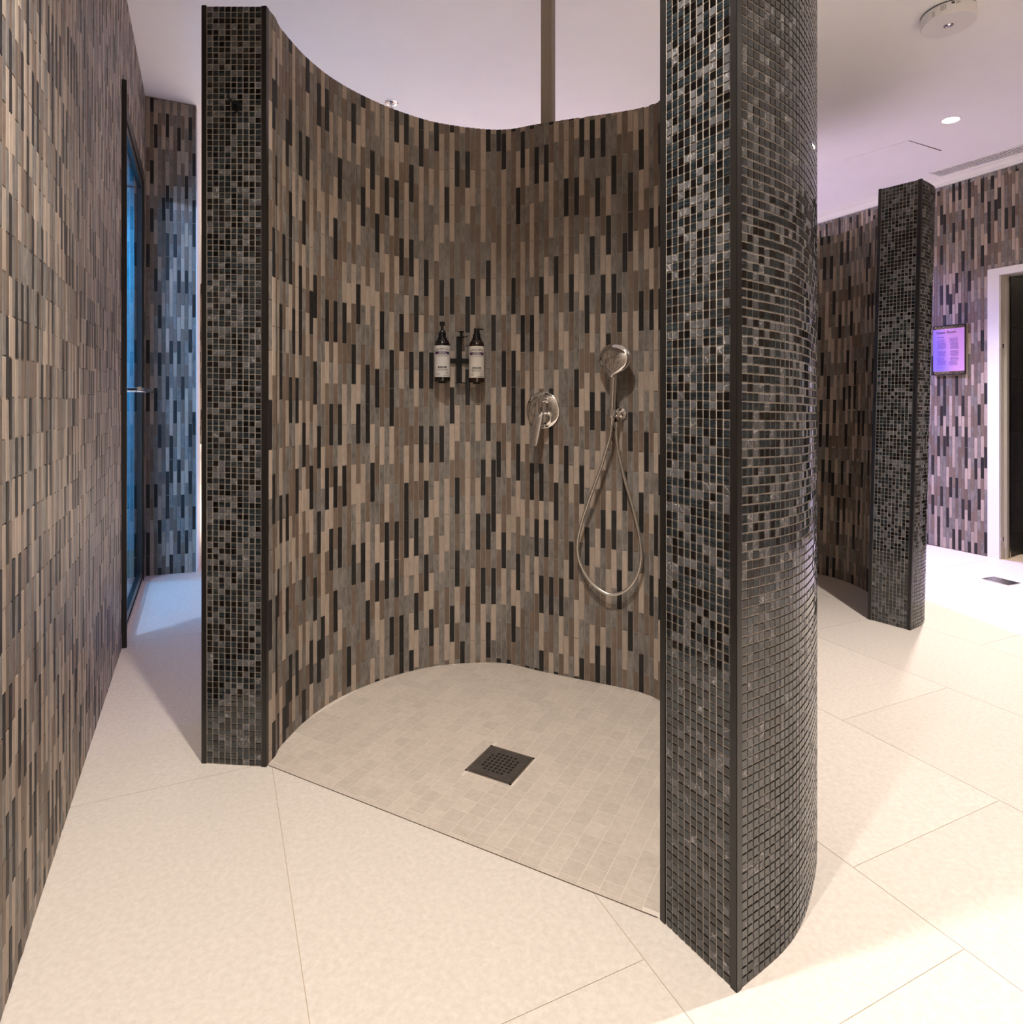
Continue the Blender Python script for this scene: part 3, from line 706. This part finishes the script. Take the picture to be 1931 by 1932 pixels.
MB().tube(catmull(hp, 10), .0060, 14).build('hose', M['hose'], hs_)
MB().lathe([(.0095, -.012), (.0095, .010), (.0075, .016), (.001, .0165)], hp[-1]+Z*.004, Z, 20).build('hose_outlet', M['chrome'], hs_)
MB().lathe([(.0078, -.02), (.0078, .012), (.006, .016), (.001, .0165)], hp[0], U2(hp[0]-hp[1]), 20).build('hose_nut', M['chrome'], hs_)

# ---- black hook on the left mosaic end
dd = U2(P_in.p[0]-P_out.p[-1]); nn_ = np.array([dd[1], -dd[0], 0]); k_ = np.interp(448, [381, 502], [0, 1]); hp_ = P_out.p[-1]+(P_in.p[0]-P_out.p[-1])*k_
hk3 = np.array([hp_[0], hp_[1], HC+(YH-201)*hp_[1]/F])
hk = empty('wall_hook', tuple(hk3), 'small round black hook high on the left mosaic wall end', 'hook')
tt3 = np.array([*dd, 0])
MB().lathe([(.0155, 0), (.0165, .002), (.016, .005), (.006, .007), (.0055, .022), (.001, .0225)], hk3+nn_*.001, nn_, 28).build('rosette', M['black'], hk)
MB().tube([hk3+nn_*.018, hk3+nn_*.026-tt3*.006+Z*.008, hk3+nn_*.030-tt3*.011+Z*.016, hk3+nn_*.030-tt3*.0115+Z*.026], [.004, .004, .0042, .003], 12).build('hook_arm', M['black'], hk)
MB().lathe([(.001, -.006), (.0045, -.004), (.006, 0), (.0045, .004), (.001, .006)], hk3+nn_*.030-tt3*.011+Z*.017, nn_, 16).build('hook_ball', M['black'], hk)

# ================================================================== GLASS DOOR IN THE LEFT WALL
dz1 = DZ
door = empty('door_1', (*lw(DS0), 0), 'tall black framed glass door in the left wall with horizontal pull bar', 'door', kind='structure')
LD3, LN3 = np.array([*LD, 0]), np.array([*LN, 0])
def lp(s, o, z): q = lw(s)+LN*o; return np.array([q[0], q[1], z])
MB().box(lp(DS0-.006, .004, 1.275), .014, .03, 2.55, LD3, LN3).build('jamb_trim', M['trim_black'], door)
MB().box(lp(DS0+.03, -.025, DZ/2), .05, .05, DZ, LD3, LN3).build('jamb', M['trim_black'], door)
MB().box(lp(DS1-.03, -.025, DZ/2), .05, .05, DZ, LD3, LN3).build('jamb', M['trim_black'], door)
MB().box(lp((DS0+DS1)/2, -.025, DZ-.035), DS1-DS0-.11, .05, .07, LD3, LN3).build('head_rail', M['trim_black'], door)
MB().box(lp((DS0+DS1)/2, -.028, .012), DS1-DS0-.11, .05, .024, LD3, LN3).build('threshold', M['steel'], door)
leaf = empty('door_leaf', (0, 0, 0)); leaf.parent = door
ls0, ls1, lz1_ = DS0+.058, DS1-.058, DZ-.075
MB().box(lp((ls0+ls1)/2, -.024, (.03+lz1_)/2), ls1-ls0-.07, .010, lz1_-.03-.08, LD3, LN3).build('glass_pane', M['glass'], leaf)
for s_ in (ls0+.018, ls1-.018): MB().box(lp(s_, -.024, (.03+lz1_)/2), .036, .034, lz1_-.03, LD3, LN3).build('stile', M['trim_black'], leaf)
for z_ in (.05, lz1_-.02): MB().box(lp((ls0+ls1)/2, -.024, z_), ls1-ls0-.072, .034, .04, LD3, LN3).build('rail', M['trim_black'], leaf)
for z_ in (.16, 1.28, 2.02, 2.36): MB().box(lp(ls0-.002, .001, z_), .05, .02, .13, LD3, LN3).build('hinge', M['black'], leaf)
hz = 1.168
MB().tube([lp(ls0+.10, .055, hz), lp(ls1-.12, .055, hz)], .010, 14).build('pull_bar', M['chrome'], leaf)
for s_ in (ls0+.26, ls1-.24): MB().tube([lp(s_, -.018, hz), lp(s_, .055, hz)], .009, 12).build('standoff', M['chrome'], leaf)
# room behind the glass
bk = MB()
A0, A1 = lw(-.6), lw(DS1+.9); dep = 2.3
for p, q, nr in ((A0-LN*dep, A1-LN*dep, LN), (A1-LN*.056, A1-LN*dep, -LD), (A0-LN*dep, A0-LN*.056, LD)): slab(bk, p, q, 0, 2.7, nr, .05)
tag(bk.build('wall_steam_cabin', M['navy'], own=(*lw(DS1), 0)), 'dark blue inner walls of the cabin behind the glass door', 'wall', kind='structure')
tag(MB().prism([A0-LN*.06, A1-LN*.06, A1-LN*(dep+.05), A0-LN*(dep+.05)], -.06, -.004).build('floor_steam_cabin', M['navy'], own=(*lw(DS1), 0)), 'dark blue floor of the cabin behind the glass door', 'floor', kind='structure')
tag(MB().prism([A0-LN*.06, A1-LN*.06, A1-LN*(dep+.05), A0-LN*(dep+.05)], 2.71, 2.75).build('ceiling_steam_cabin', M['navy'], own=(*lw(DS1), 2.71)), 'dark blue ceiling of the cabin behind the glass door', 'ceiling', kind='structure')
cl = empty('cabin_lamp', (-2.9, 1.32, 2.70), 'cool white ceiling lamp inside the cabin behind the glass door', 'lamp')
MB().lathe([(.07, 0), (.07, .02), (.06, .028)], (-2.9, 1.32, 2.70), (0, 0, -1), 32).build('lamp_housing', M['plaster'], cl)
MB().lathe([(.055, .028), (.04, .034), (.001, .036)], (-2.9, 1.32, 2.70), (0, 0, -1), 28).build('lamp_lens', M['emit'], cl)
ld = bpy.data.lights.new('cabin_light', 'POINT'); ld.energy = 250; ld.color = (.66, .72, 1.0); ld.shadow_soft_size = .03
lo = bpy.data.objects.new('cabin_light', ld); COL.objects.link(lo); lo.parent = cl; lo.location = (0, 0, -.07)
q = lw(3.22)-LN*.90; tq = lw(DS1+.9)-LN*.15
cw = empty('cabin_fill_light', (*q, 2.70), 'added cyan fill lamp on the cabin ceiling behind the glass door', 'lamp')  # extra lamp added to brighten the cabin end wall behind the glass
MB().lathe([(.05, 0), (.05, .03), (.042, .04)], (*q, 2.70), (0, 0, -1), 28).build('lamp_housing', M['plaster'], cw)
MB().lathe([(.04, .04), (.03, .045), (.001, .046)], (*q, 2.70), (0, 0, -1), 24).build('lamp_lens', M['emit_v'], cw)
ld = bpy.data.lights.new('cabin_fill', 'SPOT'); ld.energy = 230; ld.color = (.05, .55, 1.0); ld.spot_size = 1.9; ld.spot_blend = .8; ld.shadow_soft_size = .03
lo = bpy.data.objects.new('cabin_fill', ld); COL.objects.link(lo); lo.parent = cw; lo.location = (0, 0, -.08)
lo.rotation_euler = Vector((tq[0]-q[0], tq[1]-q[1], -1.3)).to_track_quat('-Z', 'Y').to_euler()

# ================================================================== STEAM ROOM DOORWAY IN THE RIGHT WALL
RD3, RN3 = np.array([*RD, 0]), np.array([*RN, 0])
def rp_(s, o, z): q = rw(s)+RN*o; return np.array([q[0], q[1], z])
d2 = empty('door_2', (*rw(RS0), 0), 'steam room doorway with white frame in the right wall', 'door', kind='structure')
MB().box(rp_(RS0-FW/2, .004, (RZ+.05)/2), FW, .022, RZ+.05, RD3, RN3).build('architrave', M['white'], d2)
MB().box(rp_(RS1+FW/2, .004, (RZ+.05)/2), FW, .022, RZ+.05, RD3, RN3).build('architrave', M['white'], d2)
MB().box(rp_((RS0+RS1)/2, .004, RZ+.025), RS1-RS0, .022, .05, RD3, RN3).build('head_architrave', M['white'], d2)
for s_, g in ((RS0-.004, 1), (RS1+.004, -1)):
    MB().box(rp_(s_, -.065, RZ/2), .012, .11, RZ, RD3, RN3).build('jamb_lining', M['jamb'], d2)
    MB().box(rp_(s_+g*.014, -.055, RZ/2), .016, .022, RZ, RD3, RN3).build('door_stop', M['jamb'], d2)
    MB().box(rp_(s_+g*.010, -.100, RZ/2), .012, .018, RZ, RD3, RN3).build('dark_seal', M['steel'], d2)
MB().box(rp_((RS0+RS1)/2, -.065, RZ+.004), RS1-RS0, .11, .012, RD3, RN3).build('head_lining', M['jamb'], d2)
for z_ in (.14, 1.5): MB().box(rp_(RS0+.006, -.012, z_), .012, .014, .03, RD3, RN3).build('strike_plate', M['steel'], d2)
# dark stone room beyond
sr = MB()
p0, p1 = rw(RS0-.02)-RN*.142, rw(RS0-.02)-RN*.62
for p, q, nr in ((p0, p1, RD), (p1, p1-RD*1.2, RN), (rw(RS1+.8)-RN*2.4, rw(RS0-1.3)-RN*2.4, RN), (rw(RS0-1.2)-RN*.7, rw(RS0-1.2)-RN*2.4, RD), (rw(RS1+.8)-RN*2.4, rw(RS1+.8)-RN*.14, -RD)):
    slab(sr, p-np.array(nr)*.004, q-np.array(nr)*.004, 0, 2.5, nr, .05)
SR = sr.build('wall_steam_room', M['dark_stone'], own=(*rw(RS0), 0)); tag(SR, 'dark stone tiled walls inside the steam room', 'wall', kind='structure')
zz = [0, .16, .53, .90, 1.27, 1.64, 2.01, 2.38]
for i in range(7):
    o = MB().box((*((p0+p1)/2), (zz[i]+zz[i+1])/2), .478, .008, zz[i+1]-zz[i]-.004, (*(-RN), 0), (*RD, 0)).build('stone_tile', M['dark_stone'], SR)
    a = o.data.attributes.new('rnd', 'FLOAT', 'POINT'); a.data.foreach_set('value', [random.random()]*8)
tag(MB().prism([rw(RS0-1.3)-RN*.14, rw(RS1+.8)-RN*.14, rw(RS1+.8)-RN*2.45, rw(RS0-1.3)-RN*2.45], -.05, -.006).build('floor_steam_room', M['dark_stone'], own=(*rw(RS0), 0)), 'dark stone floor inside the steam room', 'floor', kind='structure')
tag(MB().prism([rw(RS0-1.3)-RN*.14, rw(RS1+.8)-RN*.14, rw(RS1+.8)-RN*2.45, rw(RS0-1.3)-RN*2.45], 2.5, 2.55).build('ceiling_steam_room', M['dark_stone'], own=(*rw(RS0), 2.5)), 'dark ceiling inside the steam room', 'ceiling', kind='structure')
sb = empty('steam_room_bench', (*(rw(RS0+.2)-RN*1.9), 0), 'dark stone bench inside the steam room', 'bench')
MB().box((*(rw(RS0+.0)-RN*2.05), .21), 1.7, .5, .42, RD3, RN3).build('bench_base', M['dark_stone'], sb)
MB().box((*(rw(RS0+.0)-RN*2.04), .445), 1.72, .54, .05, RD3, RN3).build('bench_seat', M['dark_stone'], sb)
ld = bpy.data.lights.new('steam_room_light', 'SPOT'); ld.energy = 14; ld.color = (1, .82, .62); ld.spot_size = 2.2; ld.spot_blend = .15; ld.shadow_soft_size = .02
lo = bpy.data.objects.new('steam_room_lamp', ld); COL.objects.link(lo); q = rw(RS0+.35)-RN*.75; lo.location = (q[0], q[1], 2.42)

# ---- steam room sign
s_l, s_r = -.066, .1615; s0_, s1_ = s_l, s_r
zt_, zb_ = 1.685, 1.310
sg = empty('steam_room_sign', (*rw((s0_+s1_)/2), zb_), 'violet and pink framed notice headed Steam Room on the right wall', 'sign')
sw = s1_-s0_; sc_ = (s0_+s1_)/2
MB().box(rp_(sc_+.004, .006, (zt_+zb_)/2), sw, .006, zt_-zb_, RD3, RN3).build('backing', M['chrome'], sg)
for z_ in (zt_-.003, zb_+.003): MB().box(rp_(sc_+.002, .012, z_), sw, .006, .006, RD3, RN3).build('frame_bar', M['trim_black'], sg)
for z_ in (zt_-.0145, zb_+.0145):
    mb = MB()
    for i in range(7):
        a_ = s0_+.012+i*(sw-.02)/7; b_ = a_+(sw-.02)/7
        mb.tube([rp_(a_, .0115, z_-.009), rp_(b_, .0115, z_+.009)], .0016, 6); mb.tube([rp_(a_+.008, .0115, z_+.009), rp_(b_, .0115, z_-.004)], .0012, 6)
    for a_ in (s0_+.003, s1_-.001): mb.box(rp_(a_, .011, z_), .006, .005, .025, RD3, RN3)
    mb.build('lattice_bar', M['trim_black'], sg)
MB().box(rp_(s1_+.004, .011, (zt_+zb_)/2), .004, .008, zt_-zb_, RD3, RN3).build('side_edge', M['trim_black'], sg)
pr = MB().box(rp_(0, 0, 0)*0, sw-.004, .003, zt_-zb_-.056).build('sign_sheet', M['sign'], sg)
Rm = Matrix(((RD[0], RN[0], 0), (RD[1], RN[1], 0), (0, 0, 1))).to_4x4()
pr.matrix_local = Matrix.Translation(Vector(rp_(sc_, .0125, (zt_+zb_)/2))-sg.location) @ Rm
for vtx in pr.data.vertices: vtx.co += Vector(sg.location)      # mesh was built relative to the sign's base
def text_mesh(txt, size, name, mtl, parent, mtx):
    cu = bpy.data.curves.new(name, 'FONT'); cu.body = txt; cu.size = size; cu.extrude = .0003
    tmp = bpy.data.objects.new('tmp_text', cu); COL.objects.link(tmp); bpy.context.view_layer.update()
    me = bpy.data.meshes.new_from_object(tmp.evaluated_get(bpy.context.evaluated_depsgraph_get())); bpy.data.objects.remove(tmp); bpy.data.curves.remove(cu)
    me.name = name; me.materials.clear(); me.materials.append(mtl)
    o = bpy.data.objects.new(name, me); COL.objects.link(o); o.parent = parent; o.matrix_local = mtx; return o
def sign_m(s, z, o=.0146):
    R = Matrix(((RD[0], 0, RN[0]), (RD[1], 0, RN[1]), (0, 1, 0))).to_4x4()
    return Matrix.Translation(Vector(rp_(s, o, z))-sg.location) @ R
text_mesh('Steam Room', .0275, 'heading', M['sign_ink'], sg, sign_m(s0_+.025, zt_-.062))
mb = MB()
def para(s, z, wd, n_, lh=.0072):
    for i in range(n_):
        mb.box(rp_(s+wd/2*random.uniform(.8, 1)*1.0, .0144, z-i*lh), wd*random.uniform(.75, 1), .0006, lh*.48, RD3, RN3)
para(s0_+.026, zt_-.088, .06, 1, .012)
for c_, zs in ((s0_+.026, ((.105, 1), (.116, 2), (.132, 7), (.195, 6), (.245, 3), (.268, 5), (.320, 1))), (s0_+.118, ((.101, 1), (.110, 3), (.135, 7), (.195, 6), (.245, 4), (.277, 3), (.302, 1)))):
    for z_, k in zs: para(c_+(.008 if k > 3 else 0), zt_-z_, .066, k)
mb.build('small_print', M['sign_small'], sg)['kind'] = 'stuff'

# ================================================================== CEILING FITTINGS
def downlight(x, y, energy, cone, col, label):
    z = zc(x)
    d = empty('downlight', (x, y, z), label, 'downlight', 'recessed ceiling downlights')
    c = np.array([x, y, z]); nn = U2((-.0436, 0, -1))
    MB().lathe([(.054, -.001), (.054, .0025), (.050, .0035), (.047, .0022), (.044, -.001)], c, nn, 32).build('trim_ring', M['plaster'], d)
    MB().lathe([(.044, .0005), (.030, .0015), (.001, .002)], c, nn, 28).build('lens', M['emit_v'] if col[2] > col[0] else M['emit'], d)
    l = bpy.data.lights.new('downlight_beam', 'SPOT'); l.energy = energy; l.color = col; l.spot_size = math.radians(cone); l.spot_blend = 1.0; l.shadow_soft_size = .03
    o = bpy.data.objects.new('downlight_beam', l); COL.objects.link(o); o.parent = d; o.location = (0, 0, -.025)
for a_ in DOWNLIGHTS: downlight(*a_)
# ---- sprinkler
c = on_ceiling(739, 194); sp_ = empty('sprinkler', tuple(c), 'small chrome fire sprinkler head in the ceiling above the shower', 'sprinkler')
dn = (0, 0, -1)
MB().lathe([(.042, -.001), (.042, .002), (.036, .006), (.022, .004), (.02, .001)], c, dn, 32).build('escutcheon', M['chrome'], sp_)
MB().lathe([(.012, .0), (.012, .010), (.007, .014), (.005, .026), (.0035, .040)], c, dn, 16).build('sprinkler_body', M['steel'], sp_)
mb = MB()
for s_ in (-1, 1): mb.tube([c+np.array([s_*.010, 0, -.010]), c+np.array([s_*.013, 0, -.024]), c+np.array([s_*.003, 0, -.042])], .0022, 8)
mb.build('yoke', M['steel'], sp_)
MB().lathe([(.004, .040), (.016, .043), (.0165, .045), (.001, .0455)], c, dn, 20).build('deflector', M['chrome'], sp_)
# ---- round emergency light
c = on_ceiling(1790.6, 48, .056); c = np.array([c[0], c[1], zc(c[0])])
em = empty('emergency_light', tuple(c), 'white round surface mounted emergency light on the ceiling', 'emergency light')
bd = MB().lathe([(.104, -.001), (.104, .003), (.106, .004), (.106, .052), (.104, .055), (.001, .0555)], c, dn, 72).build('housing', M['plaster'], em)
MB().lathe([(.1062, .0005), (.1066, .001), (.1066, .0025), (.1062, .003)], c, dn, 72).build('shadow_gap', M['ink'], em)
lc = c+np.array([0, -.0, -.0555])
MB().lathe([(.0195, -.001), (.0195, .0012), (.0175, .0016), (.016, .0006), (.001, .0006)], lc, dn, 32).build('lens_rim', M['steel'], em)
MB().lathe([(.0155, .0), (.012, .003), (.006, .0045), (.001, .005)], lc, dn, 24).build('lens', M['chrome'], em)
mb = MB()
def side_mark(az, zz, wd, hh):
    k = max(2, int(wd/.004)); v = []
    for i in range(k+1):
        a_ = az+wd/.106*(i/k); d_ = np.array([math.cos(a_), math.sin(a_), 0])*.1063
        v += [c+d_+np.array([0, 0, zz]), c+d_+np.array([0, 0, zz-hh])]
    mb.add(v, [(2*i, 2*i+2, 2*i+3, 2*i+1) for i in range(k)])
base_az = math.atan2(-c[1], -c[0])
for r_ in range(5):
    for q in range(3): side_mark(base_az-.28+.07*q, -.010-.005*r_, .005, .0024)
for q in range(4): side_mark(base_az-.62, -.022-.006*q, .012+.003*(q % 2), .0018)
side_mark(base_az+.10, -.008, .012, .009); 
for q in range(4): side_mark(base_az+.24, -.008-.0035*q, .014+.004*(q % 3), .0012)
mb.build('type_marking', M['ink'], bd)['kind'] = 'stuff'
# ---- ceiling access hatch
cor = [on_ceiling(*q) for q in ((1593, 302), (1665, 320), (1775, 284), (1715, 265))]
hc3 = np.mean(cor, axis=0)
ha = empty('access_hatch', tuple(hc3), 'flush white access hatch in the ceiling above the second shower', 'hatch')
mb = MB(); n_ = 4
v = [tuple(q+np.array([0, 0, -.0025])) for q in cor]+[tuple(q+np.array([0, 0, .002])) for q in cor]
mb.add(v, [(0, 1, 2, 3), (7, 6, 5, 4)]+[(i, (i+1) % 4, 4+(i+1) % 4, 4+i) for i in range(4)]).build('hatch_panel', M['ceiling'], ha)
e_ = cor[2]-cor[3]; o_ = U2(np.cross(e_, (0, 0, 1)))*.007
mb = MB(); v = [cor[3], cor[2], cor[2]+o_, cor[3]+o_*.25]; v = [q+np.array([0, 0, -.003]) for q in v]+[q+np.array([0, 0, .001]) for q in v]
mb.add(v, [(0, 1, 2, 3), (7, 6, 5, 4)]+[(i, (i+1) % 4, 4+(i+1) % 4, 4+i) for i in range(4)]).build('hatch_gap_shade', mat('gap_shadow', (.16, .13, .09), .8), ha)  # dark strip painted as the shade inside the hatch gap
# ---- linear grille next to the right wall
gs0, gs1, go0, go1 = .02, .78, .06, .20
gz = lambda p: zc(p[0])
gp = lambda s, o, dz: np.array([*(rw(s)+RN*o), gz(rw(s)+RN*o)+dz])
gv = empty('air_grille', tuple(gp(.4, .13, 0)), 'long linear air grille in the ceiling beside the right wall', 'air vent')
mb = MB()
def bar(mb, s0, s1, o0, o1, d0, d1):
    q = [(s0, o0), (s1, o0), (s1, o1), (s0, o1)]
    v = [gp(a, b, d0) for a, b in q]+[gp(a, b, d1) for a, b in q]
    mb.add(v, [(0, 1, 2, 3), (7, 6, 5, 4)]+[(i, (i+1) % 4, 4+(i+1) % 4, 4+i) for i in range(4)])
bar(mb, gs0, gs1, go0, go0+.008, -.006, .001); bar(mb, gs0, gs1, go1-.012, go1, -.006, .001); bar(mb, gs0, gs0+.01, go0, go1, -.006, .001); bar(mb, gs1-.01, gs1, go0, go1, -.006, .001)
mb.build('grille_frame', M['white'], gv)
mb = MB(); bar(mb, gs0+.01, gs1-.01, go0+.008, go1-.012, -.0012, .001); mb.build('grille_shade', mat('grille_shade', (.16, .13, .12), .8), gv)  # flat sheet coloured dark as the shade behind the slats
sl = None; k = 0; s_ = gs0+.016
while s_ < gs1-.014:
    mb = MB(); bar(mb, s_, s_+.007, go0+.008, go1-.012, -.005, -.0012); mb.build('slat', M['white'], gv); s_ += .0155
# ---- small floor grate by the steam room
q = np.array([(2.939, 3.937), (3.047, 3.982), (3.097, 3.841), (2.989, 3.795)]); gc = q.mean(0)
fg = empty('floor_grate', (*gc, 0), 'small grey metal floor grate near the steam room door', 'grate')
gx, gy = U2(q[1]-q[0]), U2(q[3]-q[0])
G3, H3 = np.array([*gx, 0]), np.array([*gy, 0]); C3 = np.array([*gc, 0])
lx, ly = np.linalg.norm(q[1]-q[0]), np.linalg.norm(q[3]-q[0])
MB().box(C3+np.array([0, 0, .0008]), lx-.004, ly-.004, .0012, G3, H3).build('grate_shade', mat('grate_shadow', (.05, .05, .05), .6), fg)  # dark plate gives the shade between the bars by colour
mb = MB()
for a_, b_, c_, d_ in ((-lx/2, 0, .006, ly), (lx/2, 0, .006, ly), (0, -ly/2, lx, .006), (0, ly/2, lx, .006)): mb.box(C3+G3*a_+H3*b_+np.array([0, 0, .002]), c_, d_, .003, G3, H3)
mb.build('grate_frame', M['steel'], fg)
for i in range(9): MB().box(C3+H3*(-ly/2+ly*(i+1)/10)+np.array([0, 0, .0022]), lx-.006, .0075, .0022, G3, H3).build('grate_bar', M['steel'], fg)
